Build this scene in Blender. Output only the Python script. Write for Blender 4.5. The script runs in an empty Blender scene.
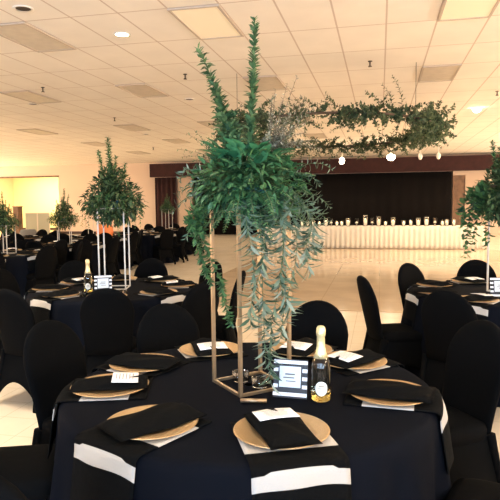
import bpy, bmesh, math, random
from mathutils import Vector, Matrix, Euler
PI = math.pi
S = bpy.context.scene
COL = S.collection
rnd = random.Random(7)

# ------------------------------------------------------------------ camera
F = 570.0; YAW = math.radians(12.85); PITCH = math.radians(4.61); ROLL = math.radians(0.6)
fw = Vector((-math.sin(YAW)*math.cos(PITCH), math.cos(YAW)*math.cos(PITCH), -math.sin(PITCH)))
r0 = Vector((math.cos(YAW), math.sin(YAW), 0)); u0 = r0.cross(fw)
rt = r0*math.cos(ROLL) - u0*math.sin(ROLL); up = u0*math.cos(ROLL) + r0*math.sin(ROLL)
cd = bpy.data.cameras.new('camera'); cam = bpy.data.objects.new('camera', cd); COL.objects.link(cam)
cd.sensor_width = 36; cd.lens = F/500*36; cd.clip_end = 200; cd.clip_start = 0.05
cam.matrix_world = Matrix(((rt.x, up.x, -fw.x, 0), (rt.y, up.y, -fw.y, 0), (rt.z, up.z, -fw.z, 1.55), (0, 0, 0, 1)))
S.camera = cam
# ------------------------------------------------------------------ world / exposure
w = bpy.data.worlds.new('world'); S.world = w; w.use_nodes = True
w.node_tree.nodes['Background'].inputs[0].default_value = (0.75, 0.87, 1.0, 1)
w.node_tree.nodes['Background'].inputs[1].default_value = 1.0
S.view_settings.view_transform = 'Standard'; S.view_settings.look = 'None'
S.view_settings.gamma = 1; S.view_settings.use_curve_mapping = False
S.view_settings.exposure = 0.2
CEIL = 3.78; BACK = 28.5; LEFT = -23.5; RIGHT = 9.5; FRONT = -5.0

def lamp(name, kind, loc, energy, color, rot=(0, 0, 0), **kw):
    d = bpy.data.lights.new(name, kind); d.energy = energy; d.color = color
    for k, v in kw.items(): setattr(d, k, v)
    o = bpy.data.objects.new(name, d); COL.objects.link(o); o.location = loc; o.rotation_euler = rot
    return o
WARM = (1.0, 0.87, 0.68)
# daylight through the windows behind the camera
for wx in (-4.2, 0.3, 4.8):
    lamp('window_daylight', 'AREA', (wx, FRONT+0.12, 1.75), 340, (0.46, 0.68, 1.0), (PI/2, 0, 0), shape='RECTANGLE', size=2.6, size_y=1.8)
# rows of recessed can lamps
for i in range(7):
    for j in range(7):
        lamp('can_and_fill_light', 'SPOT', (-20.6+i*4.6, -2.0+j*4.45, CEIL-0.03), 170, WARM, (0, 0, 0), spot_size=math.radians(150), spot_blend=0.6, shadow_soft_size=0.12)
# added narrow spot brightening the aisle floor beside the foreground table
lamp('can_and_fill_light', 'SPOT', (-2.9, 3.5, CEIL-0.03), 420, (1, 0.88, 0.72), (0, 0, 0), spot_size=math.radians(46), spot_blend=0.5, shadow_soft_size=0.12)
# unseen light strips added along both side walls to brighten the ceiling
for x, s in ((LEFT+0.35, -1), (RIGHT-0.35, 1)):
    lamp('ceiling_fill_light', 'AREA', (x, 12, 2.35), 1750, WARM, (0, s*math.radians(130), 0), shape='RECTANGLE', size=0.5, size_y=30)

# ------------------------------------------------------------------ materials
def mat(name, color, rough=0.6, metal=0, spec=0.5, emit=None, estr=0, trans=0, ior=1.45, sheen=0, noise=0, nscale=20, bump=0, bscale=60, island=None, sub=0, alpha=1):
    m = bpy.data.materials.new(name); m.use_nodes = True
    n = m.node_tree.nodes; l = m.node_tree.links; b = n['Principled BSDF']
    b.inputs['Base Color'].default_value = (*color, 1); b.inputs['Roughness'].default_value = rough
    b.inputs['Metallic'].default_value = metal; b.inputs['Specular IOR Level'].default_value = spec
    b.inputs['Transmission Weight'].default_value = trans; b.inputs['IOR'].default_value = ior
    if sheen: b.inputs['Sheen Weight'].default_value = sheen; b.inputs['Sheen Roughness'].default_value = 0.4
    if emit: b.inputs['Emission Color'].default_value = (*emit, 1); b.inputs['Emission Strength'].default_value = estr
    tc = n.new('ShaderNodeTexCoord')
    if noise:
        t = n.new('ShaderNodeTexNoise'); t.inputs['Scale'].default_value = nscale; l.new(tc.outputs['Object'], t.inputs['Vector'])
        r = n.new('ShaderNodeValToRGB'); r.color_ramp.elements[0].position = 0.3; r.color_ramp.elements[1].position = 0.7
        r.color_ramp.elements[0].color = (*[c*(1-noise) for c in color], 1); r.color_ramp.elements[1].color = (*[min(1, c*(1+noise)) for c in color], 1)
        l.new(t.outputs['Fac'], r.inputs[0]); l.new(r.outputs[0], b.inputs['Base Color'])
    if island:
        g = n.new('ShaderNodeNewGeometry'); r = n.new('ShaderNodeValToRGB')
        r.color_ramp.elements[0].color = (*island[0], 1); r.color_ramp.elements[1].color = (*island[-1], 1)
        for k in range(1, len(island)-1):
            e = r.color_ramp.elements.new(k/(len(island)-1)); e.color = (*island[k], 1)
        l.new(g.outputs['Random Per Island'], r.inputs[0]); l.new(r.outputs[0], b.inputs['Base Color'])
        tr = n.new('ShaderNodeBsdfTranslucent'); l.new(r.outputs[0], tr.inputs[0]); mx = n.new('ShaderNodeMixShader'); mx.inputs[0].default_value = 0.25
        l.new(b.outputs[0], mx.inputs[1]); l.new(tr.outputs[0], mx.inputs[2]); l.new(mx.outputs[0], n['Material Output'].inputs[0])
    if bump:
        t2 = n.new('ShaderNodeTexNoise'); t2.inputs['Scale'].default_value = bscale; l.new(tc.outputs['Object'], t2.inputs['Vector'])
        bp = n.new('ShaderNodeBump'); bp.inputs['Strength'].default_value = bump; bp.inputs['Distance'].default_value = 0.01
        l.new(t2.outputs['Fac'], bp.inputs['Height']); l.new(bp.outputs[0], b.inputs['Normal'])
    return m

def grid_mat(name, color, line, px, py, ox, oy, lw, rough, bump=0, noise=0.03, coat=0):
    m = bpy.data.materials.new(name); m.use_nodes = True
    n = m.node_tree.nodes; l = m.node_tree.links; b = n['Principled BSDF']; b.inputs['Roughness'].default_value = rough
    tc = n.new('ShaderNodeTexCoord'); sp = n.new('ShaderNodeSeparateXYZ'); l.new(tc.outputs['Object'], sp.inputs[0])
    def M(op, a, c):
        q = n.new('ShaderNodeMath'); q.operation = op
        for k, v in enumerate((a, c)):
            if v is None: continue
            if isinstance(v, (int, float)): q.inputs[k].default_value = v
            else: l.new(v, q.inputs[k])
        return q.outputs[0]
    ds = []
    for ax, p, o in (('X', px, ox), ('Y', py, oy)):
        f = M('FRACT', M('DIVIDE', M('ADD', sp.outputs[ax], 1000*p-o), p), None)
        d = M('MULTIPLY', M('MINIMUM', f, M('SUBTRACT', 1, f)), p)
        ds.append(d)
    k = M('LESS_THAN', M('MINIMUM', ds[0], ds[1]), lw/2)
    t = n.new('ShaderNodeTexNoise'); t.inputs['Scale'].default_value = 1.7; t.inputs['Detail'].default_value = 6; l.new(tc.outputs['Object'], t.inputs['Vector'])
    r = n.new('ShaderNodeValToRGB'); r.color_ramp.elements[0].position = .35; r.color_ramp.elements[1].position = .65
    r.color_ramp.elements[0].color = (*[c*(1-noise) for c in color], 1); r.color_ramp.elements[1].color = (*[min(1, c*(1+noise)) for c in color], 1)
    l.new(t.outputs['Fac'], r.inputs[0])
    mx = n.new('ShaderNodeMix'); mx.data_type = 'RGBA'; l.new(k, mx.inputs[0]); l.new(r.outputs[0], mx.inputs[6]); mx.inputs[7].default_value = (*line, 1)
    l.new(mx.outputs[2], b.inputs['Base Color'])
    return m

M_CEIL = grid_mat('ceiling_tile', (0.86, 0.80, 0.72), (0.60, 0.50, 0.42), 0.61, 1.22, 0.06, 0.22, 0.022, 0.9)
M_FLOOR = grid_mat('cream_floor', (0.70, 0.58, 0.43), (0.52, 0.42, 0.30), 0.30, 0.30, 0.0, 0.0, 0.006, 0.2, noise=0.06)
M_DANCE = grid_mat('parquet_floor', (0.56, 0.42, 0.28), (0.44, 0.32, 0.20), 0.9, 0.9, 0.0, 0.0, 0.010, 0.11, noise=0.08)
M_WALL = mat('peach_wall', (0.70, 0.53, 0.40), 0.8)
M_WALLY = mat('pale_yellow_wall', (0.85, 0.78, 0.50), 0.8)
M_BASE = mat('dark_baseboard', (0.05, 0.025, 0.018), 0.5)
M_MAROON = mat('maroon_fabric', (0.034, 0.009, 0.008), 0.9, noise=0.3, nscale=4)
M_BLACKC = mat('black_curtain_fabric', (0.009, 0.0075, 0.007), 0.95, spec=0.05)
M_BROWN = mat('brown_wood', (0.16, 0.085, 0.045), 0.6, noise=0.3, nscale=5)
M_TAN = mat('tan_wall', (0.50, 0.36, 0.26), 0.8)
M_SPANDEX = mat('black_spandex', (0.0032, 0.0032, 0.0033), 0.8, spec=0.03, bump=0.15, bscale=25)
M_CLOTH = mat('black_tablecloth_fabric', (0.0042, 0.0050, 0.0078), 0.8, spec=0.03, bump=0.1, bscale=300)
M_NAP = mat('black_napkin_fabric', (0.004, 0.004, 0.004), 0.9, spec=0.05, bump=0.3, bscale=40)
M_MATW = mat('white_stripe_fabric', (0.46, 0.42, 0.37), 0.85, bump=0.2, bscale=200)
M_GOLDP = mat('gold_charger', (0.60, 0.40, 0.20), 0.36, metal=0.8, bump=0.35, bscale=180)
M_GOLD = mat('brushed_gold_metal', (0.40, 0.29, 0.18), 0.38, metal=0.85)
M_WHITEM = mat('white_stand_metal', (0.60, 0.55, 0.48), 0.3)
M_FOIL = mat('gold_foil', (0.85, 0.72, 0.38), 0.35, metal=0.6, bump=0.4, bscale=120)
M_GLASS = mat('clear_glass', (1, 1, 1), 0.03, trans=1, ior=1.45)
M_BOTTLE = mat('pale_bottle_glass', (0.93, 0.95, 0.80), 0.02, trans=1, ior=1.45)
M_WINE = mat('golden_wine', (0.85, 0.66, 0.25), 0.02, trans=0.93, ior=1.36)
M_LABEL = mat('cream_label_paper', (0.80, 0.78, 0.68), 0.6)
M_CARD = mat('white_card', (0.88, 0.84, 0.80), 0.6)
M_INK = mat('grey_ink', (0.30, 0.28, 0.27), 0.8)
M_SILVER = mat('silvery_card', (0.60, 0.65, 0.70), 0.4)
M_BLACKP = mat('black_paint', (0.012, 0.012, 0.013), 0.4)
M_WHITEP = mat('white_paint', (0.85, 0.86, 0.90), 0.5)
M_CANDLE = mat('ivory_candle', (0.92, 0.84, 0.70), 0.5, emit=(1, 0.75, 0.4), estr=0.35)
M_FLAME = mat('candle_flame', (1, 0.8, 0.5), 0.5, emit=(1, 0.72, 0.35), estr=12)
M_SKIRT = mat('cream_skirt_fabric', (0.60, 0.53, 0.43), 0.85)
M_TROF = mat('troffer_lens', (0.62, 0.55, 0.46), 0.5, noise=0.06, nscale=8)
M_TROFL = mat('troffer_lens_lit', (0.9, 0.8, 0.6), 0.5, emit=(1, 0.82, 0.6), estr=0.12)
M_LIT = mat('lamp_lit', (1, 1, 1), 0.5, emit=(1, 0.86, 0.62), estr=25)
M_DARKM = mat('dark_metal', (0.06, 0.045, 0.035), 0.5, metal=0.5)
M_TRIMW = mat('white_trim', (0.8, 0.74, 0.66), 0.6)
M_FRAME = mat('dull_frame_metal', (0.50, 0.42, 0.34), 0.6)
M_GREY = mat('grey_fabric', (0.13, 0.125, 0.12), 0.8)
M_PANEL = mat('grey_panel', (0.30, 0.29, 0.22), 0.7)
M_ORANGE = mat('orange_ceramic', (0.75, 0.20, 0.05), 0.5)
M_VASE = mat('blue_glass_bowl', (0.04, 0.16, 0.24), 0.15)
M_STEM = mat('green_stem', (0.10, 0.14, 0.05), 0.7)
M_TWIG = mat('brown_twig', (0.12, 0.08, 0.05), 0.8)
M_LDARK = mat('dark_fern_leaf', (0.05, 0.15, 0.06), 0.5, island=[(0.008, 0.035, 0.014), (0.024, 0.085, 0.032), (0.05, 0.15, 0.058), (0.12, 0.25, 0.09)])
M_LOLIVE = mat('olive_leaf', (0.06, 0.1, 0.04), 0.6, island=[(0.010, 0.028, 0.012), (0.030, 0.065, 0.026), (0.065, 0.12, 0.045), (0.14, 0.19, 0.08)])
M_LSNAP = mat('spire_leaf', (0.1, 0.25, 0.08), 0.5, island=[(0.02, 0.06, 0.025), (0.075, 0.155, 0.062), (0.19, 0.29, 0.13)])
M_LBROAD = mat('broad_leaf', (0.05, 0.22, 0.09), 0.4, island=[(0.02, 0.11, 0.05), (0.05, 0.20, 0.09), (0.12, 0.34, 0.15)])
M_LGREY = mat('silver_leaf', (0.3, 0.36, 0.28), 0.6, island=[(0.10, 0.11, 0.06), (0.22, 0.22, 0.14), (0.42, 0.40, 0.30)])
M_LEUC = mat('eucalyptus_leaf', (0.15, 0.25, 0.17), 0.5, island=[(0.03, 0.075, 0.045), (0.09, 0.16, 0.10), (0.19, 0.27, 0.19), (0.36, 0.42, 0.34)])
M_LVINE = mat('vine_leaf', (0.1, 0.2, 0.08), 0.5, island=[(0.02, 0.07, 0.03), (0.05, 0.14, 0.05), (0.12, 0.24, 0.08)])
M_LGARL = mat('garland_leaf', (0.1, 0.16, 0.07), 0.6, island=[(0.03, 0.055, 0.025), (0.07, 0.11, 0.05), (0.16, 0.20, 0.10)])

# ------------------------------------------------------------------ mesh helpers
class MB:
    def __init__(s): s.v = []; s.f = []; s.m = []
    def add(s, vs, fs, mi=0):
        k = len(s.v); s.v.extend([tuple(p) for p in vs]); s.f.extend([tuple(i+k for i in f) for f in fs]); s.m.extend([mi]*len(fs)); return s
    def box(s, x0, x1, y0, y1, z0, z1, mi=0, T=None):
        vs = [Vector((x, y, z)) for z in (z0, z1) for y in (y0, y1) for x in (x0, x1)]
        if T: vs = [T @ v for v in vs]
        return s.add(vs, [(0, 2, 3, 1), (4, 5, 7, 6), (0, 1, 5, 4), (2, 6, 7, 3), (0, 4, 6, 2), (1, 3, 7, 5)], mi)
    def lathe(s, prof, n=32, c=(0, 0, 0), mi=0, cap=True):
        vs = []; fs = []
        for (r, z) in prof:
            for k in range(n):
                a = 2*PI*k/n; vs.append((c[0]+r*math.cos(a), c[1]+r*math.sin(a), c[2]+z))
        for i in range(len(prof)-1):
            for k in range(n):
                a, b = i*n+k, i*n+(k+1) % n; fs.append((a, b, b+n, a+n))
        if cap:
            fs.append(tuple(range(n))[::-1]); fs.append(tuple(range((len(prof)-1)*n, len(prof)*n)))
        return s.add(vs, fs, mi)
    def tube(s, pts, rad, n=6, mi=0):
        pts = [Vector(p) for p in pts]; rads = rad if isinstance(rad, (list, tuple)) else [rad]*len(pts)
        vs = []; fs = []; ref = None
        for i, p in enumerate(pts):
            t = (pts[min(i+1, len(pts)-1)]-pts[max(i-1, 0)]).normalized()
            if ref is None: ref = t.cross(Vector((0.3, 0.9, 0.2))).normalized()
            ref = (ref-t*ref.dot(t)).normalized(); b = t.cross(ref)
            for k in range(n):
                a = 2*PI*(k+.5)/n; vs.append(p+(ref*math.cos(a)+b*math.sin(a))*rads[i])
        for i in range(len(pts)-1):
            for k in range(n):
                a, c = i*n+k, i*n+(k+1) % n; fs.append((a, c, c+n, a+n))
        fs.append(tuple(range(n))[::-1]); fs.append(tuple(range((len(pts)-1)*n, len(pts)*n)))
        return s.add(vs, fs, mi)
    def grid(s, fn, nu, nv, mi=0, mfn=None):
        vs = [fn(i/nu, j/nv) for j in range(nv+1) for i in range(nu+1)]; fs = []
        k = len(s.v); s.v.extend([tuple(p) for p in vs])
        for j in range(nv):
            for i in range(nu):
                a = j*(nu+1)+i+k; s.f.append((a, a+1, a+nu+2, a+nu+1)); s.m.append(mfn((i+.5)/nu, (j+.5)/nv) if mfn else mi)
        return s
    def leaf(s, p, d, nrm, L, W, curl=0.15, mi=0):
        p = Vector(p); d = d.normalized(); sd = d.cross(nrm)
        if sd.length < 1e-4: sd = d.cross(Vector((1, 0.2, 0)))
        sd.normalize(); n = sd.cross(d).normalized()
        a = p; b = p+d*L*0.42-n*W*0.12; c = p+d*L-n*L*curl
        l1 = p+d*L*0.25+sd*W*0.38+n*W*0.1; l2 = p+d*L*0.62+sd*W*0.42-n*L*curl*0.35+n*W*0.1
        r1 = p+d*L*0.25-sd*W*0.38+n*W*0.1; r2 = p+d*L*0.62-sd*W*0.42-n*L*curl*0.35+n*W*0.1
        return s.add([a, b, c, l1, l2, r1, r2], [(0, 1, 3), (3, 1, 4), (4, 1, 2), (0, 5, 1), (5, 6, 1), (6, 2, 1)], mi)
    def build(s, name, mats, parent=None, smooth=False, loc=None, rz=0, solid=0, bevel=0, sub=0):
        me = bpy.data.meshes.new(name); me.from_pydata(s.v, [], s.f)
        for m in (mats if isinstance(mats, (list, tuple)) else [mats]): me.materials.append(m)
        if any(s.m): me.polygons.foreach_set('material_index', s.m)
        if smooth: me.polygons.foreach_set('use_smooth', [True]*len(me.polygons))
        me.update()
        o = bpy.data.objects.new(name, me); COL.objects.link(o)
        if parent: o.parent = parent
        if loc: o.location = loc
        o.rotation_euler.z = rz
        if solid: md = o.modifiers.new('solid', 'SOLIDIFY'); md.thickness = solid; md.offset = 0
        if bevel: md = o.modifiers.new('bevel', 'BEVEL'); md.width = bevel; md.segments = 2
        if sub: md = o.modifiers.new('sub', 'SUBSURF'); md.levels = sub; md.render_levels = sub
        return o

def tag(o, label=None, cat=None, group=None, kind=None):
    if label: o['label'] = label
    if cat: o['category'] = cat
    if group: o['group'] = group
    if kind: o['kind'] = kind
    return o
def empty(name, loc=(0, 0, 0), rz=0):
    o = bpy.data.objects.new(name, None); COL.objects.link(o); o.location = loc; o.rotation_euler.z = rz; o.empty_display_size = 0.1
    return o
KIDS = {}
def copy_tree(o, loc=None, rz=None, parent=None):
    c = o.copy(); COL.objects.link(c)
    if parent: c.parent = parent
    if loc is not None: c.location = loc
    if rz is not None: c.rotation_euler.z = rz
    for ch in [x for x in ALLKIDS(o)]: copy_tree(ch, parent=c)
    return c
def ALLKIDS(o):
    if o.name not in KIDS: KIDS[o.name] = [x for x in bpy.data.objects if x.parent == o]
    return KIDS[o.name]

# ------------------------------------------------------------------ setting
def struct(name, mb, m, **k): return tag(mb.build(name, m, **k), kind='structure')
struct('floor', MB().box(LEFT, RIGHT, FRONT, BACK+5, -0.1, 0), M_FLOOR)
tag(struct('trim_1', MB().box(-3.4, 6.5, 8.2, 19.2, 0, 0.012), M_DANCE))
struct('ceiling', MB().box(LEFT, RIGHT, FRONT, BACK+5, CEIL, CEIL+0.1), M_CEIL)
DX = -17.3   # right edge of the bright opening
struct('wall_back', MB().box(DX, RIGHT, BACK, BACK+0.2, 0, CEIL).box(LEFT, DX, BACK, BACK+0.2, 3.2, CEIL), M_WALL)
struct('wall_left', MB().box(LEFT-0.2, LEFT, FRONT, BACK+5, 0, CEIL), M_WALL)
struct('wall_right', MB().box(RIGHT, RIGHT+0.2, FRONT, BACK+5, 0, CEIL), M_WALL)
fr = MB()
xs = [LEFT, -5.5, -2.9, -1.0, 1.6, 3.5, 6.1, RIGHT]
for i in range(0, 7, 2): fr.box(xs[i], xs[i+1], FRONT-0.2, FRONT, 0, CEIL)
for i in range(1, 7, 2): fr.box(xs[i], xs[i+1], FRONT-0.2, FRONT, 0, 0.85); fr.box(xs[i], xs[i+1], FRONT-0.2, FRONT, 2.65, CEIL)
struct('wall_front', fr, M_WALL)
for k, (a, b) in enumerate(((-5.5, -2.9), (-1.0, 1.6), (3.5, 6.1))):
    m = MB(); 
    for x in (a, (a+b)/2-.02, b-.04): m.box(x, x+.04, FRONT-.15, FRONT-.05, .85, 2.65)
    for z in (.85, 2.61): m.box(a, b, FRONT-.15, FRONT-.05, z, z+.04)
    struct('window_%d' % (k+1), m, M_TRIMW)
struct('wall_alcove', MB().box(LEFT, DX+2, BACK+4.8, BACK+5, 0, CEIL).box(DX, DX+0.2, BACK+0.2, BACK+4.8, 0, CEIL), M_WALLY)
struct('baseboard_back', MB().box(DX, -11.7, BACK-0.03, BACK, 0, 0.15), M_BASE)
struct('baseboard_alcove', MB().box(LEFT, DX, BACK+4.77, BACK+4.8, 0, 0.15), M_BASE)
struct('trim_2', MB().box(LEFT, DX+0.05, BACK-0.05, BACK, 3.14, 3.22), M_BROWN)
lamp('alcove_lamp_light', 'AREA', (-20.2, BACK+2.3, CEIL-0.1), 420, (1, 0.80, 0.42), (0, 0, 0), shape='RECTANGLE', size=3, size_y=2)

# stage front
tag(MB().box(-11.6, RIGHT, 27.75, 27.95, 2.98, CEIL-0.12).build('stage_valance', M_MAROON), 'long dark maroon valance box above the black stage curtain', 'valance')
def drape(x0, x1, y, z0, z1, name, m, amp=0.05, wl=0.25):
    n = int((x1-x0)/wl*8)
    mb = MB().grid(lambda u, v: (x0+(x1-x0)*u, y+amp*math.sin(u*(x1-x0)/wl*2*PI)+0.02*math.sin(u*37), z0+(z1-z0)*v), n, 1)
    return mb.build(name, m, smooth=True, solid=0.01)
tag(drape(-9.35, 3.25, 28.15, 0.02, 2.97, 'stage_curtain', M_BLACKC, 0.015, 0.5), 'wide black curtain closing the stage behind the candles', 'curtain')
tag(drape(-11.45, -10.25, 27.95+.12, 0.02, 2.97, 'side_curtain', M_MAROON), 'dark maroon curtain hanging at the left end of the stage', 'curtain')
struct('trim_3', MB().box(-10.2, -9.45, 28.1, BACK, 0, 2.98), M_TAN)
struct('trim_4', MB().box(3.3, RIGHT, 28.1, BACK, 2.78, 2.98).box(3.85, 4.7, 28.1, BACK, 0, 2.78), M_TAN)
tag(MB().box(3.3, 3.84, 28.15, 28.4, 0, 2.77).build('door_panel', M_BROWN), 'tall brown wood panel right of the black stage curtain', 'panel')

# ceiling fittings
def cx(k): return 0.06+0.61*k
def cy(k): return 0.22+1.22*k
def troffer(kx, ky, lit, label):
    x, y = cx(kx), cy(ky); t = empty('ceiling_light', (x, y, CEIL))
    tag(t, label, 'light', 'ceiling light panels')
    f = MB(); 
    for a, b, c, d in ((0, .61, 0, .03), (0, .61, 1.19, 1.22), (0, .03, .03, 1.19), (.58, .61, .03, 1.19)): f.box(a, b, c, d, -0.022, -0.002)
    f.build('frame', M_FRAME, t)
    MB().box(.03, .58, .03, 1.19, -0.014, -0.002).build('lens', M_TROFL if lit else M_TROF, t)
rowname = ['nearest', 'second', 'third', 'fourth', 'fifth']
colname = {-16: 'far left', -12: 'left', -8: 'middle-left', -4: 'middle', 1: 'right'}
for kx in (-17, -12, -8, -4, 1):
    for j, ky in enumerate((5, 8, 12, 15, 18)):
        if kx == -17 and j < 2: continue
        if kx == -12 and j < 1: continue
        lit = (kx in (-4, 1) and j == 0)
        nm = {-17: 'far left', -12: 'left', -8: 'middle-left', -4: 'middle', 1: 'right'}[kx]
        troffer(kx, ky, lit, '%s ceiling light panel in the %s row, %s from the camera' % ('lit cream' if lit else 'unlit dull', nm, rowname[j]))
def can(x, y, lit, label):
    t = empty('can_light', (x, y, CEIL)); tag(t, label, 'light', 'round can lights in the ceiling')
    MB().lathe([(.085, -.001), (.115, -.004), (.115, -.016), (.085, -.012)], 24, cap=False).build('trim_ring', M_TRIMW, t, smooth=True)
    MB().lathe([(.10, -.004), (.105, -.03), (.09, -.07), (.05, -.10), (.005, -.11)] if x > 0 else [(.084, -.002), (.084, -.006)], 24).build('lens', M_LIT if lit else M_DARKM, t)
can(-3.3, 7.09, True, 'lit round can light between ceiling panels at upper left')
can(2.24, 14.7, True, 'lit round can light beside the right end of hanging garland')
can(-3.94, 5.9, False, 'unlit round can light at the top left corner')
can(-3.95, 11.7, False, 'unlit round can light left of the tall green spires')
can(-7.2, 17.0, False, 'dark round can light over the far left tables')
can(-7.4, 11.3, False, 'small dark can light left of the middle-left ceiling panels')
for x, y, lb in ((-6.2, 9.8, 'at the far left near the ceiling panels'), (-3.27, 9.48, 'left of the tallest green spire'), (-0.17, 9.4, 'above the middle of the hanging garland'), (-6.6, 13.6, 'above the middle-left centrepiece'), (2.3, 12.6, 'at the right picture edge'), (-8.6, 21, 'above the maroon curtain')):
    t = empty('sprinkler', (x, y, CEIL)); tag(t, 'small dark ceiling sprinkler '+lb, 'sprinkler', 'ceiling sprinklers')
    MB().lathe([(.035, -.001), (.035, -.01), (.012, -.015), (.012, -.06)], 12).build('stem', M_DARKM, t)
    MB().lathe([(.006, -.06), (.03, -.085), (.034, -.088), (.006, -.088)], 12).build('deflector', M_DARKM, t)
# stage spot heads
SP = ((0.38, 21.5, 3.18, 1, 0.15, 'brightest stage spotlight hanging below the garland centre'), (-1.38, 21.5, 3.10, 1, 0.10, 'small lit stage spotlight left of the brightest one'),
      (1.40, 21.5, 3.18, 0, 0.08, 'pale unlit stage spotlight right of the brightest one'), (2.02, 21.5, 3.18, 0, 0.08, 'rightmost pale unlit stage spotlight under the garland end'))
for x, y, z, lit, r, lb in SP:
    t = empty('stage_spotlight', (x, y, z)); tag(t, lb, 'spotlight', 'stage spotlights')
    MB().tube([(0, 0, .05), (0, 0, CEIL-z)], .015, 8).build('hanger', M_TRIMW, t)
    MB().lathe([(.03, .12), (r*.9, .08), (r, 0), (r*.7, -.08), (.02, -.11)], 20).build('lamp_head', M_LIT if lit else M_TRIMW, t, smooth=True)
for x, e in ((-2.4, 80), (-0.2, 90), (1.6, 380), (2.6, 320)):  # unseen spots added in front to brighten the head table skirt
    lamp('skirt_fill_light', 'SPOT', (x, 16.2, CEIL-0.1), e, (1, 0.80, 0.56), (math.radians(42), 0, 0), spot_size=math.radians(75), spot_blend=0.8, shadow_soft_size=0.1)

# ------------------------------------------------------------------ chair
def make_chair():
    root = empty('banquet_chair')
    def prof(z):   # half width of back, y centre
        if z > 0.72: h = 0.205*math.sqrt(max(0, 1-((z-0.72)/0.215)**2))
        else: h = 0.205-0.022*math.sin((0.72-z)/0.30*PI/2)
        return h
    zs = [0.40, 0.46, 0.52, 0.60, 0.68, 0.74, 0.79, 0.83, 0.865, 0.893, 0.914, 0.927, 0.934]
    def yc(z): return -0.185-0.12*((z-0.40)/0.53)
    mb = MB(); n = 20; vs = []; fs = []
    for z in zs:
        h = max(prof(z), 0.02); th = 0.032 if z < 0.9 else 0.032*math.sqrt(max(0.05, (0.936-z)/0.036))
        for k in range(n):
            a = 2*PI*k/n; ca, sa = math.cos(a), math.sin(a)
            x = h*math.copysign(abs(ca)**0.7, ca); y = th*math.copysign(abs(sa)**0.8, sa)
            vs.append((x, yc(z)+y-0.05*(1-(x/0.205)**2)*0.5, z))
    for i in range(len(zs)-1):
        for k in range(n): a, b = i*n+k, i*n+(k+1) % n; fs.append((a, b, b+n, a+n))
    fs.append(tuple(range((len(zs)-1)*n, len(zs)*n))); fs.append(tuple(range(n))[::-1])
    mb.add(vs, fs).build('backrest', M_SPANDEX, root, smooth=True)
    # seat
    sb = MB(); vs = []; fs = []; n = 28
    for z, k_ in ((0.385, 0.93), (0.40, 0.99), (0.44, 1.0), (0.465, 0.96), (0.478, 0.80), (0.482, 0.4)):
        for k in range(n):
            a = 2*PI*k/n; ca, sa = math.cos(a), math.sin(a)
            vs.append((0.205*k_*math.copysign(abs(ca)**0.35, ca), 0.01+0.215*k_*math.copysign(abs(sa)**0.35, sa), z))
    for i in range(5):
        for k in range(n): a, b = i*n+k, i*n+(k+1) % n; fs.append((a, b, b+n, a+n))
    fs.append(tuple(range(5*n, 6*n))); fs.append(tuple(range(n))[::-1])
    sb.add(vs, fs).build('seat', M_SPANDEX, root, smooth=True)
    # stretched cover panels between the legs
    top = [(-.19, .20), (.19, .20), (.19, -.19), (-.19, -.19)]; bot = [(-.215, .225), (.215, .225), (.215, -.285), (-.215, -.285)]
    sk = MB()
    for q in range(4):
        t0, t1, b0, b1 = Vector(top[q]), Vector(top[(q+1) % 4]), Vector(bot[q]), Vector(bot[(q+1) % 4])
        nrm = Vector(((t1-t0).y, -(t1-t0).x)).normalized()*-1
        def fn(u, v):
            arch = 0.17*(math.sin(PI*u)**0.75)
            z = 0.42*(1-v)+v*(0.03+arch); s = (0.42-z)/0.42
            p = (t0.lerp(t1, u)).lerp(b0.lerp(b1, u), s)
            p = p-nrm*(-0.035)*math.sin(PI*u)*min(1, v*1.2)
            return (p.x, p.y, z)
        sk.grid(fn, 14, 8)
    sk.build('cover_skirt', M_SPANDEX, root, smooth=True, solid=0.006)
    for (tx, ty), (bx, by) in zip(top, bot):
        MB().tube([(tx, ty, .42), ((tx+bx)/2, (ty+by)/2, .2), (bx, by, .05), (bx, by, .0)], [.026, .021, .022, .026], 10).build('leg', M_SPANDEX, root, smooth=True)
    return root
CHAIR = make_chair(); chair_used = [False]; CHAIRS = []
def place_chair(cx_, cy_, ang, r_top, label, group):
    """ang: direction from the table centre to the chair; r_top: distance of the top of the backrest"""
    r = r_top-0.30; x, y = cx_+r*math.cos(ang), cy_+r*math.sin(ang); rz = ang+PI/2
    for (a, b) in CHAIRS:
        if (a-x)**2+(b-y)**2 < 0.50**2: return None
    for (a, b) in TABLES:
        if (a, b) != (cx_, cy_) and (a-x)**2+(b-y)**2 < 1.08**2: return None
    CHAIRS.append((x, y))
    if not chair_used[0]: o = CHAIR; chair_used[0] = True; o.location = (x, y, 0); o.rotation_euler.z = rz
    else: o = copy_tree(CHAIR, (x, y, 0), rz)
    return tag(o, label, 'chair', group)

# ------------------------------------------------------------------ table pieces
TR = 0.78; TH = 0.76
def make_table():
    t = empty('round_table')
    MB().lathe([(.02, TH-.035), (TR-.03, TH-.035), (TR-.02, TH-.03), (TR-.02, TH-.012), (TR-.03, TH-.008), (.02, TH-.008)], 48).build('tabletop', M_BROWN, t)
    for s in (-1, 1):
        for q in (-1, 1): MB().tube([(s*.42, q*.38, TH-.035), (s*.42, q*.45, .0)], .014, 8).build('leg', M_DARKM, t)
    return t
def cloth_fn(seed):
    R_ = random.Random(seed); ph = [R_.uniform(0, 6.28) for _ in range(4)]
    n1 = R_.choice((15, 16, 17))
    def fold(a): return 0.6*math.sin(n1*a+ph[0])+0.3*math.sin((2*n1-3)*a+ph[1])+0.25*math.sin(5*a+ph[2])
    return fold
FOLD0 = cloth_fn(3)
def cloth_rad(a, drop, fold=FOLD0):
    t = min(1, drop/0.74)
    return TR+0.012+0.075*t**0.8+0.046*fold(a)*min(1, t*1.6)
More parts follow.
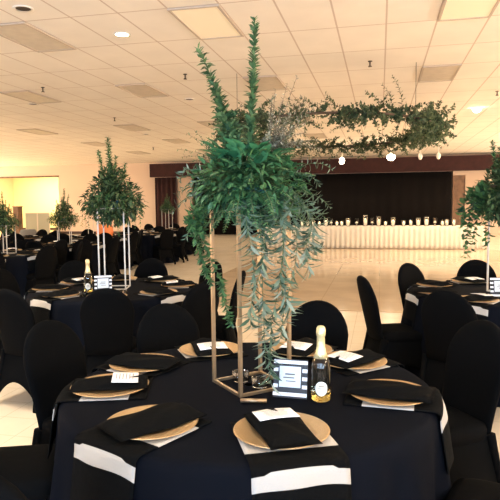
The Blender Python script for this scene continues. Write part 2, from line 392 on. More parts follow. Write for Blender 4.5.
def make_cloth():
    mb = MB(); n = 200
    rings = [(0.02, 0, 1), (0.4, 0, 1), (TR-.03, 0, 1), (TR-.005, .003, 1), (TR+.007, .012, 1)]
    vs = []; 
    for r, d, _ in rings:
        for k in range(n): a = 2*PI*k/n; vs.append((r*math.cos(a), r*math.sin(a), TH-d))
    drops = [.03, .07, .12, .2, .3, .42, .55, .68, .752]
    for d in drops:
        for k in range(n):
            a = 2*PI*k/n; r = cloth_rad(a, d); vs.append((r*math.cos(a), r*math.sin(a), TH-d))
    fs = []
    for i in range(len(rings)+len(drops)-1):
        for k in range(n): a, b = i*n+k, i*n+(k+1) % n; fs.append((a, b, b+n, a+n))
    fs.append(tuple(range(n)))
    return mb.add(vs, fs).build('tablecloth', M_CLOTH, smooth=True)
TABLE0 = make_table(); CLOTH0 = make_cloth()
# striped mat: runs outwards from under the plate and hangs over the edge; +y is outwards from the table centre
def make_mat(seed):
    R_ = random.Random(seed); a0 = R_.uniform(0, 6)
    s0, s1 = 0.43, 1.00; ns = 70
    def fn(u, v):
        s = s0+(s1-s0)*v; x = (u-.5)*.31
        e = math.sqrt(TR**2-x*x)-0.004
        if s <= e: y = s; z = TH+.005
        else:
            q = s-e; bend = min(1, q/.05)
            y = e+.018+0.016*min(1, q/.02)+0.03*q/.2+0.006*math.sin(8*x/.31+a0)*bend; z = TH+.005-q*0.97-0.003
            if q < .02: z = TH+.005-q*.7
        return (x, y, z)
    def mf(u, v):
        s = s0+(s1-s0)*v
        return 1 if (0.50 < s < 0.70 or 0.788 < s < 0.836) else 0
    return MB().grid(fn, 16, ns, mfn=mf).build('placemat', [M_NAP, M_MATW], smooth=True, solid=0.003)
MATS = [make_mat(1)]
def make_plate():
    return MB().lathe([(.004, .004), (.10, .004), (.112, .009), (.155, .013), (.163, .014), (.166, .012), (.160, .009), (.115, .003), (.105, .0), (.004, .0)], 48).build('charger_plate', M_GOLDP, smooth=True)
PLATE = make_plate()
def make_napkin(seed, L=.27, W=.17):
    R_ = random.Random(seed); p1, p2 = R_.uniform(0, 6), R_.uniform(0, 6)
    def fn(u, v):
        x = (u-.5)*W*(1+.06*math.sin(v*5+p1)); y = (v-.5)*L
        h = .008+.020*math.cos((u-.5)*PI)*(0.7+.3*math.sin(v*PI))+.004*math.sin(x*60+y*30+p2)
        edge = min(u, 1-u, v, 1-v); h *= min(1, .25+edge*9)
        return (x, y, .014+h)
    mb = MB(); mb.grid(fn, 18, 22)
    k = len(mb.v)
    mb.grid(lambda u, v: (fn(u, v)[0], fn(u, v)[1], .0155), 18, 22)
    per = [i for i in range(19)]+[j*19+18 for j in range(1, 23)]+[22*19+i for i in range(17, -1, -1)]+[j*19 for j in range(21, 0, -1)]
    for i in range(len(per)):
        a, b = per[i], per[(i+1) % len(per)]; mb.f.append((a, b, b+k, a+k)); mb.m.append(0)
    return mb.build('napkin', M_NAP, smooth=True)
NAPS = [make_napkin(1, .32, .18), make_napkin(2, .35, .20)]
def make_menu():
    t = empty('menu_card')
    c = MB().grid(lambda u, v: ((u-.5)*.145, (v-.5)*.11, .004*math.sin(u*PI)), 8, 4); c.build('card', M_CARD, t, smooth=True, solid=.0015)
    ink = MB(); R_ = random.Random(5)
    for k in range(6):
        w_ = R_.uniform(.02, .045); y = .036-k*.014
        ink.grid(lambda u, v: ((u-.5)*2*w_, y+.0035*v, .004*math.sin(((u-.5)*2*w_/.145+.5)*PI)+.0016), 6, 1)
    ink.build('printed_lines', M_INK, t, smooth=True)
    return t
MENU = make_menu()
used = set()
def inst(proto, loc, rz, label, cat, group):
    if proto.name in used: o = copy_tree(proto, loc, rz)
    else: used.add(proto.name); o = proto; ALLKIDS(proto); o.location = loc; o.rotation_euler.z = rz
    return tag(o, label, cat, group)
def setting(tx, ty, ang, r, pos, tname, rot=0, nap=0, menu=False, naprot=0, g='near'):
    # outward direction is ang; local +y = outward
    rz = ang-PI/2
    inst(MATS[0], (tx, ty, 0), rz+rot, 'striped placemat, %s of %s' % (pos, tname), 'placemat', 'striped placemats')
    x, y = tx+r*math.cos(ang), ty+r*math.sin(ang)
    inst(PLATE, (x, y, TH+.008), rz, 'gold charger plate, %s of %s' % (pos, tname), 'plate', 'gold charger plates')
    inst(NAPS[nap], (x, y, TH+.008), rz+naprot, 'folded black napkin, %s of %s' % (pos, tname), 'napkin', 'black napkins')
    if menu:
        d = -0.065; m = inst(MENU, (x+d*math.cos(ang+naprot), y+d*math.sin(ang+naprot), TH+.008+.040), rz+naprot, 'white menu card, %s of %s' % (pos, tname), 'menu card', 'menu cards')
        m.rotation_euler = (math.radians(4), 0, rz+naprot)

CENT = (-0.54, 2.38)
R_ = math.radians
TAB = {  # name: centre, phrase
 'main': ((-0.555, 2.385), 'the foreground table'),
 'midleft': ((-2.47, 5.0), 'the middle-left table'),
 'right': ((1.04, 5.31), 'the right-hand table')}
def campos(px, z):     # point at a depth along the view, on the ground
    d = fw*F+rt*(px-250); p = Vector((d.x, d.y))*(z/F); return (round(p.x, 2), round(p.y, 2))
FAR = [('edge', (-6.15, 8.42), 'the distant table at left picture edge', True),
       ('post', (-6.25, 10.45), 'the distant table right of the brown post', True),
       ('deep', (-8.93, 12.51), 'the far table by the grey panels', False),
       ('tower', (-6.89, 12.95), 'the far table behind the left centrepiece', True),
       ('lone', (-6.25, 14.6), 'the far table left of the maroon curtain', False),
       ('cur', (-6.55, 17.0), 'the far table below the maroon curtain', True),
       ('mass', (-4.6, 11.6), 'the far table showing right of the middle-left posts', False)]
FAR.pop()
TABLES = [v[0] for v in TAB.values()]+[f[1] for f in FAR]
def put_table(c, tname):
    inst(TABLE0, (c[0], c[1], 0), 0, 'round folding table hidden under the black cloth of '+tname.replace('the ', '', 1), 'table', 'round tables')
    inst(CLOTH0, (c[0], c[1], 0), len(used)*0.0+c[0], 'black cloth draped to the floor over '+tname, 'tablecloth', 'black tablecloths')
# foreground table
c = TAB['main'][0]; tn = TAB['main'][1]
put_table(c, tn)
main_set = [(-65.6, .56, 'near side right of centre', 0, True, 0.06), (-113.9, .58, 'near left side', 1, False, -0.2), (-163, .60, 'left side', 0, True, 0.1),
            (162.5, .60, 'back left side', 1, False, 0.15), (123.3, .60, 'back side left of the stand', 0, True, -0.1), (76, .61, 'back side behind the bottle', 0, True, 0),
            (44.2, .60, 'back right side', 0, True, 0.15), (-3.9, .60, 'right side', 1, False, -0.1)]
for a, r, pos, nap, menu, nr in main_set: setting(c[0], c[1], R_(a), r, pos, tn, 0, nap, menu, nr)
for a, r, pos in ((81.5, 1.195, 'behind the bottle'), (128.7, 1.18, 'back left of the gold stand'), (164.5, 1.22, 'left side, before the middle-left table'),
                  (33.8, 1.29, 'back right side'), (-17, 1.36, 'right side'), (-62, 1.62, 'near side right of the camera'), (-107, 1.28, 'near left corner'), (-160, 1.30, 'left side nearest the camera')):
    place_chair(c[0], c[1], R_(a), r, 'black covered chair at the foreground table, '+pos, 'black covered chairs at the foreground table')
PH = ['right side', 'far right side', 'far side', 'far left side', 'left side', 'near left side', 'near side', 'near right side']
def phrase(c, ang):
    base = math.atan2(c[1], c[0]); rel = (ang-base) % (2*PI)      # 0 = away from camera
    names = ['far side', 'far left side', 'left side', 'near left side', 'near side', 'near right side', 'right side', 'far right side']
    return int(round(rel/(PI/4))) % 8, names
def round_set(key, c, tn, chair_angs, radii, start, r=.60, menus=(0, 2, 3, 5)):
    put_table(c, tn)
    usedn = set()
    for i in range(8):
        a = start+i*PI/4; k, names = phrase(c, a)
        while k in usedn: k = (k+1) % 8
        usedn.add(k)
        setting(c[0], c[1], a, r, names[k], tn, 0, i % 2, i in menus, rnd.uniform(-.4, .4))
    usedn = set()
    for a, rr in zip(chair_angs, radii):
        k, names = phrase(c, a)
        while k in usedn: k = (k+1) % 8
        usedn.add(k)
        place_chair(c[0], c[1], a, rr, 'black covered chair, %s of %s' % (names[k], tn), 'black covered chairs around '+tn)
c = TAB['midleft'][0]
round_set('midleft', c, TAB['midleft'][1], [R_(x) for x in (-67, 5.5, -102, 52, 95, 138, -178, -30)], [1.18, 1.21, 1.27, 1.15, 1.15, 1.2, 1.2, 1.25], R_(-70))
c = TAB['right'][0]
round_set('right', c, TAB['right'][1], [R_(x) for x in (-117, 138, -161, 92, 50, 5, -30, -72)], [1.27, 1.00, 1.23, 1.1, 1.15, 1.2, 1.2, 1.2], R_(-118))
for key, c, tn, _ in FAR:
    s = rnd.uniform(0, .7)
    round_set(key, c, tn, [s+i*PI/4 for i in range(8)], [rnd.uniform(1.08, 1.22) for i in range(8)], s)

# ------------------------------------------------------------------ centrepiece stand
SH = 0.765; HD = 0.17; PW = 0.0070
def make_stand(name, m, rz0=0.0, PW=PW):
    t = empty(name); cs = [(HD*math.cos(rz0+k*PI/2), HD*math.sin(rz0+k*PI/2)) for k in range(4)]
    A = rz0+PI/4
    def bar(p, q, w_):
        p, q = Vector(p), Vector(q); return MB().tube([p, q], w_*1.35, 4)
    for (x, y) in cs:
        T = Matrix.Translation((x, y, 0)) @ Matrix.Rotation(A, 4, 'Z')
        MB().box(-PW, PW, -PW, PW, 0, SH, T=T).build('post', m, t)
    for k in range(4):
        (x0, y0), (x1, y1) = cs[k], cs[(k+1) % 4]
        d = Vector((x1-x0, y1-y0)).normalized()*PW*1.02
        T = Matrix.Translation(((x0+x1)/2, (y0+y1)/2, 0)) @ Matrix.Rotation(math.atan2(y1-y0, x1-x0), 4, 'Z')
        h = math.hypot(x1-x0, y1-y0)/2-PW
        MB().box(-h, h, -PW*.9, PW*.9, 0, PW*1.6, T=T).build('base_rail', m, t)
        MB().box(-h, h, -PW*.9, PW*.9, SH-PW*1.6, SH-.0005, T=T).build('top_rail', m, t)
    T = Matrix.Rotation(A, 4, 'Z')
    MB().box(-.125, .125, -.125, .125, SH-.008, SH-.002, T=T).build('top_plate', m, t)
    return t
st = make_stand('centrepiece_stand', M_GOLD, math.radians(88)); st.location = (-.545, 2.385, TH+.001)
tag(st, 'tall gold four-post frame stand on the foreground table', 'stand', 'centrepiece stands')
st2 = make_stand('centrepiece_stand', M_WHITEM, math.radians(60), 0.0058); st2.location = (-2.47, 5.0, TH+.001)
tag(st2, 'pale four-post frame stand on the middle-left table', 'stand', 'centrepiece stands')
st3 = copy_tree(st2, (1.10, 5.32, TH+.001), 0.5); tag(st3, 'pale four-post frame stand on the right-hand table', 'stand', 'centrepiece stands')

# ------------------------------------------------------------------ foliage
RG = random.Random(21)
def rv(s=1.0): return Vector((RG.uniform(-1, 1), RG.uniform(-1, 1), RG.uniform(-1, 1)))*s
def bez(p0, p1, p2, n):
    p0, p1, p2 = Vector(p0), Vector(p1), Vector(p2)
    return [p0*(1-t)**2+p1*2*t*(1-t)+p2*t*t for t in [i/n for i in range(n+1)]]
def sprig(mb, pts, nleaf, L, W, spread=0.9, jit=0.5, stem=0.002, t0=0.05, taper=0.4, curl=0.2, along=0.6, stem_mi=1):
    mb.tube(pts, [stem*(1-.6*i/(len(pts)-1)) for i in range(len(pts))], 4, mi=stem_mi)
    for k in range(nleaf):
        t = t0+(1-t0)*(k+.5)/nleaf; f = t*(len(pts)-1); i = min(int(f), len(pts)-2); q = f-i
        p = pts[i].lerp(pts[i+1], q); d = (pts[i+1]-pts[i]).normalized()
        a = k*2.4+RG.uniform(-.5, .5)
        e = d.cross(Vector((0.21, 0.35, 0.9))).normalized(); g = d.cross(e)
        side = e*math.cos(a)+g*math.sin(a)
        dr = (d*along+side*spread+rv(jit)).normalized()
        sz = (1-taper*t)*RG.uniform(.75, 1.2)
        mb.leaf(p, dr, (d+rv(.4)).normalized(), L*sz, W*sz, curl*RG.uniform(.3, 1.5))
def frond(mb, pts, nleaf, L, W, mi_stem=1):
    mb.tube(pts, .0018, 4, mi=mi_stem)
    for k in range(nleaf):
        t = .12+.88*(k+.5)/nleaf; f = t*(len(pts)-1); i = min(int(f), len(pts)-2)
        p = pts[i].lerp(pts[i+1], f-i); d = (pts[i+1]-pts[i]).normalized()
        sd = d.cross(Vector((0, 0, 1)));  sd = sd.normalized() if sd.length > .05 else Vector((1, 0, 0))
        for s in (-1, 1):
            sz = math.sin(PI*(0.12+.85*t))**.7
            mb.leaf(p, (sd*s+d*.55+rv(.12)).normalized(), (sd.cross(d)+rv(.2)), L*sz*RG.uniform(.85, 1.1), W, .15)
CR = Vector((rt.x, rt.y, 0)).normalized(); CFW = Vector((fw.x, fw.y, 0)).normalized()   # room directions "right" and "away" seen from the doorway side
def loc(r_, a_, z): return CR*r_+CFW*a_+Vector((0, 0, z))

def main_arrangement():
    t = empty('greenery_arrangement', (-.545, 2.385, TH+SH+.001))
    tag(t, 'huge green arrangement with tall spires and trailing leaves on the gold stand', 'plant arrangement', 'greenery centrepieces')
    MB().lathe([(.05, .001), (.07, .01), (.095, .06), (.10, .10), (.093, .10), (.085, .06), (.06, .02), (.01, .012)], 28).build('bowl', M_VASE, t, smooth=True)
    # fern mass
    mb = MB()
    for k in range(150):
        a = RG.uniform(0, 2*PI); el = RG.uniform(-.75, 1.1); R1 = RG.uniform(.19, .31)
        dr = Vector((math.cos(a)*math.cos(el), math.sin(a)*math.cos(el), math.sin(el)))
        p0 = Vector((0, 0, .075))+rv(.03); p2 = p0+Vector((dr.x*R1, dr.y*R1, dr.z*R1*.80)); p1 = (p0+p2)/2+Vector((0, 0, .06)); p2.z -= .05
        frond(mb, bez(p0, p1, p2, 8), 22, .036, .0075)
    mb.build('fern_fronds', [M_LDARK, M_STEM], t, smooth=True)
    # inner dense leaves
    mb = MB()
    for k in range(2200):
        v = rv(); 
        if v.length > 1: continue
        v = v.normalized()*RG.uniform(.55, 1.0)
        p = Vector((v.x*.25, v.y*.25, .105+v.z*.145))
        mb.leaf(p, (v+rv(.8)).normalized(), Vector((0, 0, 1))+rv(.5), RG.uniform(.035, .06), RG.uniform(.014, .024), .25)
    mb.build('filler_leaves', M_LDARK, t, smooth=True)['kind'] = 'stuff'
    mb = MB()
    for k in range(80):
        a = RG.uniform(0, 2*PI); q = RG.uniform(.02, .16)
        p = Vector((math.cos(a)*q, math.sin(a)*q, .20+RG.uniform(-.02, .05)))
        mb.leaf(p, Vector((math.cos(a)*.8, math.sin(a)*.8, RG.uniform(-.1, 1.1)))+rv(.3), Vector((0, 0, 1))+rv(.3), RG.uniform(.06, .09), RG.uniform(.04, .058), .35)
    mb.build('broad_leaves', M_LBROAD, t, smooth=True)
    # tall spires
    mb = MB(); sprig(mb, bez(loc(.0, 0, .15), loc(.02, 0, .45), loc(.03, 0, .79), 14), 260, .052, .025, spread=.95, jit=.4, stem=.004, taper=.45, along=.9, t0=.15)
    mb.build('tall_spire', [M_LSNAP, M_STEM], t, smooth=True)
    mb = MB(); sprig(mb, bez(loc(-.05, .0, .15), loc(-.09, 0, .43), loc(-.205, 0, .675), 14), 170, .056, .027, spread=1.0, jit=.8, stem=.004, taper=.45, along=.8)
    sprig(mb, bez(loc(-.06, .0, .15), loc(-.07, 0, .35), loc(-.13, .02, .50), 10), 150, .056, .026, spread=1.1, jit=.8, stem=.003)
    sprig(mb, bez(loc(-.03, .03, .15), loc(-.05, 0.03, .3), loc(-.06, .02, .42), 10), 120, .052, .025, spread=1.1, jit=.8, stem=.003)
    sprig(mb, bez(loc(-.08, -.02, .15), loc(-.10, 0, .3), loc(-.15, .02, .52), 10), 90, .050, .025, spread=1.1, jit=.8, stem=.003)
    mb.build('leaning_spire', [M_LSNAP, M_STEM], t, smooth=True)
    mb = MB()
    for k in range(9):
        x = -.30+RG.uniform(0, .2); sprig(mb, bez(loc(-.08, 0, .15), loc(-.15, RG.uniform(-.1, .1), .25), loc(x, RG.uniform(-.1, .1), RG.uniform(.2, .36)), 8), 22, .022, .009, stem=.0012)
    mb.build('twiggy_sprigs', [M_LVINE, M_TWIG], t, smooth=True)
    # silver branches, right
    mb = MB()
    for k in range(34):
        x = RG.uniform(.05, .30); z = .58-abs(x-.2)*.8-RG.uniform(0, .26)
        sprig(mb, bez(loc(.05, .03, .16), loc(.08+x*.2, .05, .32), loc(x, RG.uniform(-.08, .12), z), 9), 32, .026, .011, stem=.0018, spread=1, t0=.3)
    mb.build('silver_branches', [M_LGREY, M_TWIG], t, smooth=True)
    # left trailing vine
    for nm, (ex, ez), n in (('trailing_vine', (-.08, -.47), 160), ('trailing_vine', (-.16, -.30), 110), ('trailing_vine', (-.20, -.10), 80)):
        mb = MB()
        sprig(mb, bez(loc(-.14, -.05, .08), loc(-.27, -.09, -.02), loc(ex-.04, -.13, ez*.6), 8)+bez(loc(ex-.04, -.13, ez*.6), loc(ex-.03, -.13, ez*.8), loc(ex, -.12, ez), 6)[1:], int(n*1.4), .042, .021, stem=.002, jit=.7, t0=.08)
        mb.build(nm, [M_LVINE, M_STEM], t, smooth=True)
    # right eucalyptus cascades
    paths = [((.06, -.10, .06), (.20, -.17, .02), (.09, -.19, -.42), (.08, -.21, -.70)), ((.08, -.10, .06), (.26, -.14, 0), (.15, -.17, -.35), (.12, -.18, -.52)),
             ((.02, -.10, .04), (.05, -.20, 0), (.05, -.21, -.35), (.06, -.22, -.62)), ((.10, -.06, .08), (.30, -.10, 0), (.24, -.12, -.12), (.25, -.12, -.26)),
             ((.10, 0, .08), (.30, 0, .04), (.27, -.03, -.10), (.28, -.03, -.18)), ((.0, -.10, .04), (-.03, -.21, .02), (.0, -.22, -.12), (.02, -.22, -.30)),
             ((.08, -.08, .06), (.16, -.2, 0), (.12, -.21, -.25), (.17, -.2, -.40)), ((.02, -.1, .04), (.1, -.22, -.1), (.02, -.23, -.3), (.0, -.23, -.46))]
    for i, (a, b, c_, d) in enumerate(paths):
        mb = MB(); pts = bez(loc(*a), loc(*b), loc(*c_), 9); e = loc(*c_)+(loc(*c_)-loc(*b)).normalized()*.06
        pts = pts+bez(loc(*c_), e, loc(*d), 6)[1:]
        ln = sum((pts[j+1]-pts[j]).length for j in range(len(pts)-1))
        sprig(mb, pts, int(ln*150), .080, .0175, stem=.002, spread=.9, jit=.45, taper=.15, curl=.25)
        mb.build('eucalyptus_trail', [M_LEUC, M_STEM], t, smooth=True)
    # side sprigs
    for x, z in ((-.31, .13), (-.30, .06), (-.33, -.02), (.30, .10), (.36, .16), (.36, .0), (.33, -.06), (-.27, -.12)):
        s = 1 if x > 0 else -1; mb = MB()
        sprig(mb, bez(loc(s*.1, 0, .1), loc(x*.8, RG.uniform(-.1, .1), z+.1), loc(x, RG.uniform(-.1, .1), z), 8), 22, .045, .013, stem=.0015, t0=.3)
        mb.build('side_sprig', [M_LEUC, M_STEM], t, smooth=True)
    return t
main_arrangement()

def tree_arrangement(seed, trail=True, dens=1.0, lm=M_LVINE):
    global RG
    RG = random.Random(seed)
    t = empty('greenery_arrangement')
    MB().lathe([(.04, .001), (.06, .01), (.08, .07), (.075, .07), (.01, .012)], 20).build('bowl', M_VASE, t, smooth=True)
    mb = MB()
    for k in range(int(4400*dens)):
        v = rv()
        if v.length > 1 or v.length < .1: continue
        v = v.normalized()*RG.uniform(.3, 1.0)
        q = 1-.62*max(0, v.z)-.10*max(0, -v.z)
        p = Vector((v.x*.30*q, v.y*.30*q, .07+(v.z*.34 if v.z > 0 else v.z*.23)))
        mb.leaf(p, (v+rv(.9)).normalized(), Vector((0, 0, 1))+rv(.5), RG.uniform(.04, .075), RG.uniform(.018, .03), .25)
    mb.build('leaf_mass', M_LOLIVE, t, smooth=True)['kind'] = 'stuff'
    for i, (x, y, z, n) in enumerate(((-.03, 0, .66, 130), (-.13, .02, .54, 80), (.05, -.04, .48, 70), (.12, .05, .42, 60), (-.05, .1, .5, 60), (.0, -.1, .40, 60))):
        mb = MB(); sprig(mb, bez(Vector((x*.3, y*.3, .1)), Vector((x*.7, y*.7, z*.6)), Vector((x, y, z)), 10), int(n*1.5*dens), .055, .028, stem=.003, taper=.45)
        mb.build('spire', [lm, M_STEM], t, smooth=True)
    if trail:
        for i in range(14):
            a = i*2*PI/14+RG.uniform(-.2, .2); q = RG.uniform(.24, .33); z = RG.uniform(-.22, .02)
            mb = MB(); sprig(mb, bez(Vector((math.cos(a)*.1, math.sin(a)*.1, .12)), Vector((math.cos(a)*q, math.sin(a)*q, .14)), Vector((math.cos(a)*q, math.sin(a)*q, z)), 9), int(34*dens), .048, .02, stem=.0015, t0=.25)
            mb.build('trailing_sprig', [lm, M_STEM], t, smooth=True)
    return t
g2 = tree_arrangement(5); g2.location = (-2.47, 5.0, TH+SH+.001); g2.rotation_euler.z = .2
tag(g2, 'cone-shaped green arrangement on the pale stand of the middle-left table', 'plant arrangement', 'greenery centrepieces')
# centrepiece inner hanging vine on the middle-left table
RG = random.Random(9)
mb = MB(); sprig(mb, bez(Vector((.04, -.05, .0)), Vector((.08, -.08, -.06)), Vector((.06, -.06, -.26)), 8), 40, .045, .02, stem=.0015); mb.build('trailing_sprig', [M_LVINE, M_STEM], g2, smooth=True)
g3 = tree_arrangement(11, dens=1.3); g3.location = (1.07, 5.31, TH+SH+.001)
tag(g3, 'full green arrangement on the right-hand table with leaves trailing left', 'plant arrangement', 'greenery centrepieces')
for i in range(14):
    mb = MB(); x = RG.uniform(-.40, -.16); z = RG.uniform(-.50, -.05)
    sprig(mb, bez(loc(-.08, RG.uniform(-.1, .1), .15), loc(x*1.1, RG.uniform(-.15, .1), .22), loc(x, RG.uniform(-.15, .1), z), 9), 26, .088, .062, stem=.0018, t0=.3, jit=.8)
    mb.build('trailing_sprig', [M_LVINE, M_TWIG], g3, smooth=True)
for i in range(6):
    mb = MB(); x = RG.uniform(-.1, .2); z = RG.uniform(.35, .62)
    sprig(mb, bez(loc(0, 0, .15), loc(x*.4, 0, .4), loc(x, RG.uniform(-.1, .1), z), 9), 50, .05, .024, stem=.002)
    mb.build('upright_sprig', [M_LVINE, M_TWIG], g3, smooth=True)
far_lab = {'edge': 'small green arrangement cut by the left picture edge', 'post': 'green cone arrangement before the bright doorway corner',
           'tower': 'loose green arrangement just left of the middle-left centrepiece', 'cur': 'small pale green arrangement before the maroon curtain'}
gf = None
for key, c, tn, has in FAR:
    if not has: continue
    s_ = copy_tree(st2, (c[0], c[1], TH+.001), RG.uniform(0, 1.5)); tag(s_, 'pale four-post frame stand on '+tn, 'stand', 'centrepiece stands')
    if gf is None: gf = tree_arrangement(31, dens=.75); g = gf; ALLKIDS(gf)
    else: g = copy_tree(gf)
    sc = {'post': 1.0, 'edge': .85, 'tower': .62, 'cur': .75}[key]; q = .62 if key in ('post', 'edge') else .85; s_.scale = (1, 1, q)
    g.location = (c[0], c[1], TH+SH*q+.001); g.rotation_euler.z = RG.uniform(0, 6); g.scale = (sc, sc, sc)
    tag(g, far_lab[key], 'plant arrangement', 'greenery centrepieces')

# hanging garland
def garland():
    global RG
    RG = random.Random(77)
    cx_, cy_, zc = -.93, 11.5, 2.93
    t = empty('hanging_garland', (cx_, cy_, zc)); tag(t, 'leafy green garland ring hanging from the ceiling over the dance floor', 'garland')
    def P(a): return Vector((1.95*math.copysign(abs(math.cos(a))**.8, math.cos(a)), 2.4*math.copysign(abs(math.sin(a))**.8, math.sin(a)), 0.03*math.sin(3*a)))
    pts = [P(2*PI*k/60) for k in range(61)]
    MB().tube(pts, .02, 6).build('hoop', M_TWIG, t)
    for k in range(4):
        p = P(PI/4+k*PI/2); MB().tube([p, Vector((p.x, p.y, CEIL-zc))], .004, 5).build('hanging_wire', M_DARKM, t)
    mb = MB(); 
    for k in range(520):
        a = RG.uniform(0, 2*PI); p = P(a); tg = (P(a+.05)-p).normalized()
        right = max(0, math.cos(a))
        end = p+tg*RG.uniform(-.5, .5)+Vector((RG.uniform(-.35, .35), RG.uniform(-.35, .35), RG.uniform(-.34, .26)))
        sprig(mb, bez(p, (p+end)/2+rv(.12), end, 5), int(RG.uniform(18, 30)), .080, .054, stem=.004, jit=.8, t0=.1)
    for k in range(70):
        a = RG.uniform(-.65, .35); p = P(a)
        end = p+Vector((RG.uniform(-.45, .1), RG.uniform(-.3, .3), RG.uniform(-.45, .42)))
        sprig(mb, bez(p, (p+end)/2+rv(.12), end, 5), 32, .078, .052, stem=.004, jit=.8, t0=.05)
    for x, z in ((1.25, .62), (1.1, .5), (-.3, .35), (.2, .4)):
        p = Vector((x, -2.0, .0)); sprig(mb, bez(p, p+Vector((.05, 0, z*.6)), p+Vector((-.15, 0, z)), 6), 26, .08, .042, stem=.004)
    mb.build('leaves', [M_LGARL, M_TWIG], t, smooth=True)
garland()

# ------------------------------------------------------------------ small things on the tables
def make_bottle():
    t = empty('champagne_bottle')
    MB().lathe([(.01, .004), (.035, .001), (.0395, .006), (.040, .02), (.040, .13), (.037, .155), (.028, .18), (.019, .205), (.0155, .225), (.0145, .27), (.0165, .274), (.0165, .285), (.014, .288), (.01, .288)], 36).build('bottle_body', M_BOTTLE, t, smooth=True)
    MB().lathe([(.005, .006), (.034, .006), (.037, .015), (.037, .034), (.005, .034)], 32).build('wine', M_WINE, t, smooth=True)
    MB().lathe([(.0300, .178), (.0215, .2), (.0172, .225), (.0160, .265), (.019, .270), (.0195, .285), (.0175, .300), (.013, .307), (.004, .309)], 32).build('foil', M_FOIL, t, smooth=True)
    def lab(u, v):
        th = 2*PI*u; s = v
        x = .026*s*math.cos(th); z = .058+.030*s*math.sin(th); a = x/.0405
        return (.0408*math.sin(a), -.0408*math.cos(a), z)
    MB().grid(lab, 28, 5).build('label', M_LABEL, t, smooth=True)
    ink = MB()
    def line(z, w_, h): ink.grid(lambda u, v: (.0412*math.sin((u-.5)*2*w_/.0412), -.0412*math.cos((u-.5)*2*w_/.0412), z+h*v), 6, 1)
    for z, w_, h in ((.066, .012, .004), (.057, .016, .003), (.048, .010, .002)): line(z, w_, h)
    ink.build('label_print', M_GOLD, t)
    return t
b1 = make_bottle(); b1.location = (-.226, 2.247, TH+.001); b1.rotation_euler.z = .15; b1.scale = (.97, .97, .98)
tag(b1, 'gold-foiled champagne bottle with oval cream label on the foreground table', 'bottle', 'champagne bottles')
b2 = copy_tree(b1, (-2.60, 4.72, TH+.001), .4); tag(b2, 'gold-foiled champagne bottle among the posts on the middle-left table', 'bottle', 'champagne bottles')
def make_frame():
    t = empty('table_number_frame'); tl = Matrix.Rotation(math.radians(-13), 4, 'X')
    w_, h = .075, .165
    fb = MB(); fb.box(-w_, w_, .0, .012, 0.002, h, T=tl)
    fb.build('board', M_BLACKP, t)
    for k in range(5):
        z = .010+k*.034; MB().box(-w_-.001, w_+.001, -.002, .0, z, z+.015, T=tl).build('white_stripe', M_WHITEP, t)
    MB().box(-.054, .054, -.006, -.002, .042, .142, T=tl).build('card_mount', M_BLACKP, t)
    cd_ = MB().box(-.048, .048, -.008, -.006, .048, .136, T=tl).build('number_card', M_SILVER, t)
    ink = MB()
    for x0, x1, z0, z1 in ((-.022, .022, .100, .106), (-.030, .020, .086, .091), (-.018, .026, .072, .076)): ink.box(x0, x1, -.0088, -.008, z0, z1, T=tl)
    ink.build('card_print', M_GREY, cd_)
    MB().box(-.02, .02, .012, .07, 0.002, .008).build('easel_foot', M_BLACKP, t)
    return t
f1 = make_frame(); f1.location = (-.352, 2.235, TH+.001); f1.rotation_euler.z = -.05; f1.scale = (.92, .92, .95)
tag(f1, 'black and white striped table number frame beside the foreground bottle', 'frame', 'table number frames')
f2 = copy_tree(f1, (-2.42, 4.66, TH+.001), .45); f2.scale = (1.0, 1, 1.0); tag(f2, 'striped table number frame with pale card on the middle-left table', 'frame', 'table number frames')
f3 = copy_tree(f1, (.98, 4.98, TH+.001), 0.05); f3.scale = (1.1, 1.1, 1); tag(f3, 'striped table number frame with white card on the right-hand table', 'frame', 'table number frames')
# votives inside stand
def make_votive():
    t = empty('votive_holder')
    MB().lathe([(.01, .001), (.030, .001), (.036, .006), (.038, .045), (.034, .045), (.031, .008), (.01, .006)], 24).build('glass_cup', M_GLASS, t, smooth=True)
    MB().lathe([(.004, .008), (.026, .008), (.026, .024), (.004, .024)], 20).build('tealight', M_CANDLE, t, smooth=True)
    return t
v1 = make_votive(); v1.location = (-.60, 2.42, TH+.001); tag(v1, 'clear glass votive inside the gold stand, left one', 'candle holder', 'votives in the gold stand')
v2 = copy_tree(v1, (-.50, 2.36, TH+.001), 0); tag(v2, 'clear glass votive inside the gold stand, right one', 'candle holder', 'votives in the gold stand')
tag(MB().tube([(-.535, 2.147, TH+.011), (-.432, 2.163, TH+.011)], .009, 10).build('gold_rod', M_GOLD, smooth=True), 'short gold rod lying in front of the gold stand', 'rod')
for x, y, lb in ((-2.52, 4.48, 'near the middle-left bottle'), (-2.2, 4.6, 'right of the middle-left frame')):
    v = copy_tree(v1, (x, y, TH+.001), 0); tag(v, 'clear glass votive '+lb, 'candle holder', 'votives on the middle-left table')

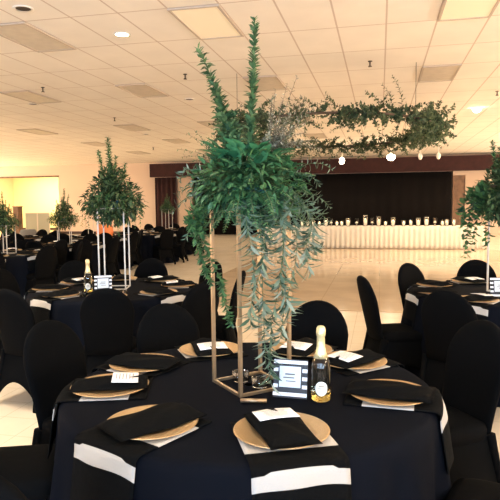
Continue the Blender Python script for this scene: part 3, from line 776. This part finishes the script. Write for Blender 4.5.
# ------------------------------------------------------------------ head table with candles
ht = empty('head_table', (0, 19.6, 0)); tag(ht, 'long head table with a pleated cream skirt before the stage', 'table')
X0, X1 = -4.2, 3.3
MB().box(X0, X1, .0, .75, .735, .76).build('tabletop', M_SKIRT, ht)
def pleat(u, v):
    x = X0+(X1-X0)*u; a = (.024+.05*v); return (x, -.02-a*(.5+.5*math.sin(x*2*PI/.16+.8*math.sin(x*3)))-.01*v, .757*(1-v)+.02*v)
MB().grid(pleat, 900, 6).build('skirt', M_SKIRT, ht, smooth=True, solid=.004)
for s in (X0+.3, X1-.3):
    for q in (.15, .6): MB().tube([(s, q, .735), (s, q, 0)], .02, 8).build('leg', M_DARKM, ht)
def hurricane(H, R0, ped):
    t = empty('hurricane_vase')
    if ped:
        pr = [(.005, .001), (R0*.8, .001), (R0*.8, .008), (.014, .02), (.014, H*.32), (R0, H*.36), (R0*1.08, H), (R0*1.02, H), (R0*.94, H*.40), (.005, H*.37)]
    else: pr = [(.005, .001), (R0*.9, .001), (R0, .01), (R0, H*.9), (R0*1.1, H), (R0*1.04, H), (R0*.94, H*.9), (R0*.94, .012), (.005, .012)]
    MB().lathe(pr, 18, cap=False).build('glass', M_GLASS, t, smooth=True)
    return t
def pillar(H, R0):
    t = empty('pillar_candle')
    MB().lathe([(.004, 0), (R0, 0), (R0, H-.006), (R0*.8, H), (.004, H-.004)], 16).build('wax', M_CANDLE, t, smooth=True)
    MB().lathe([(.002, H), (.009, H+.012), (.007, H+.026), (.001, H+.042)], 8).build('flame', M_FLAME, t, smooth=True)
    return t
cand = [(300, .25, 0), (306, .2, 0), (312.4, .22, 0), (318.3, .17, 0), (325.2, .27, 0), (331, .26, 1), (336.7, .18, 0), (341.7, .18, 0), (348.4, .28, 0), (357.2, .26, 1), (366, .38, 0), (373, .27, 1), (379.6, .33, 0), (386.5, .17, 0),
        (394, .30, 0), (404.5, .19, 0), (411.7, .20, 0), (418.8, .28, 0), (427, .31, 0), (435.4, .28, 1), (442.3, .18, 0), (446.6, .23, 0), (453.5, .24, 0)]
for i, (px, H, ped) in enumerate(cand):
    x = -2.247+(px-312)*(4.611/141); yy = 19.78+.06*math.sin(i*2.1)
    R0 = .075 if H > .25 and not ped else .058
    if i == 0: pass
    lb = ['short', 'medium', 'tall'][0 if H < .22 else 1 if H < .29 else 2]
    o = hurricane(H, R0, ped); o.location = (x, yy, .7605)
    ordn = ['1st', '2nd', '3rd']+['%dth' % k for k in range(4, 21)]+['21st', '22nd', '23rd']
    tag(o, '%s %s vase on the head table, %s from left' % (lb, 'pedestal glass' if ped else 'clear glass', ordn[i]), 'vase', 'glass candle vases on the head table')
    p = pillar(H*(.42 if ped else .55), R0*.55); p.location = (x, yy, .7605+(H*.41 if ped else .013))
    tag(p, 'lit ivory candle inside the %s glass vase from the head table left' % ordn[i], 'candle', 'candles on the head table')

# ------------------------------------------------------------------ things by the doorway
tag(MB().box(-16.02, -15.76, 22.6, 22.9, 0, 1.52).box(-16.04, -15.74, 22.58, 22.92, 1.52, 1.56).build('wooden_post', M_BROWN), 'tall square brown wooden post at the bright doorway', 'post')
for i, x in enumerate((-18.45, -17.72)):
    t = empty('room_divider', (x, BACK-.9, 0), .2); tag(t, 'grey-green room divider panel, %s of the two at the doorway' % ('left' if i == 0 else 'right'), 'panel', 'room divider panels')
    MB().box(-.30, .30, -.02, .02, .06, 1.17).build('panel', M_PANEL, t)
    MB().box(-.33, -.30, -.03, .03, 0, 1.2).box(.30, .33, -.03, .03, 0, 1.2).box(-.30, .30, -.03, .03, 1.17, 1.2).build('frame', M_FRAME, t)
tag(MB().lathe([(.02, .55), (.28, .55), (.31, .54), (.34, .45), (.38, .25), (.40, .02)], 40, c=(-14.9, 22.0, 0), cap=False).build('draped_table', M_GREY, smooth=True), 'small round table under grey cloth right of the brown post', 'table')
ov = MB().lathe([(.05, 0), (.16, .02), (.2, .15), (.17, .33), (.12, .36), (.10, .36), (.02, .1)], 24)
tag(ov.build('orange_vase', M_ORANGE, smooth=True, loc=(-6.45, 12.6, TH+.001)), 'orange vase low among the far tables near the doorway', 'vase')
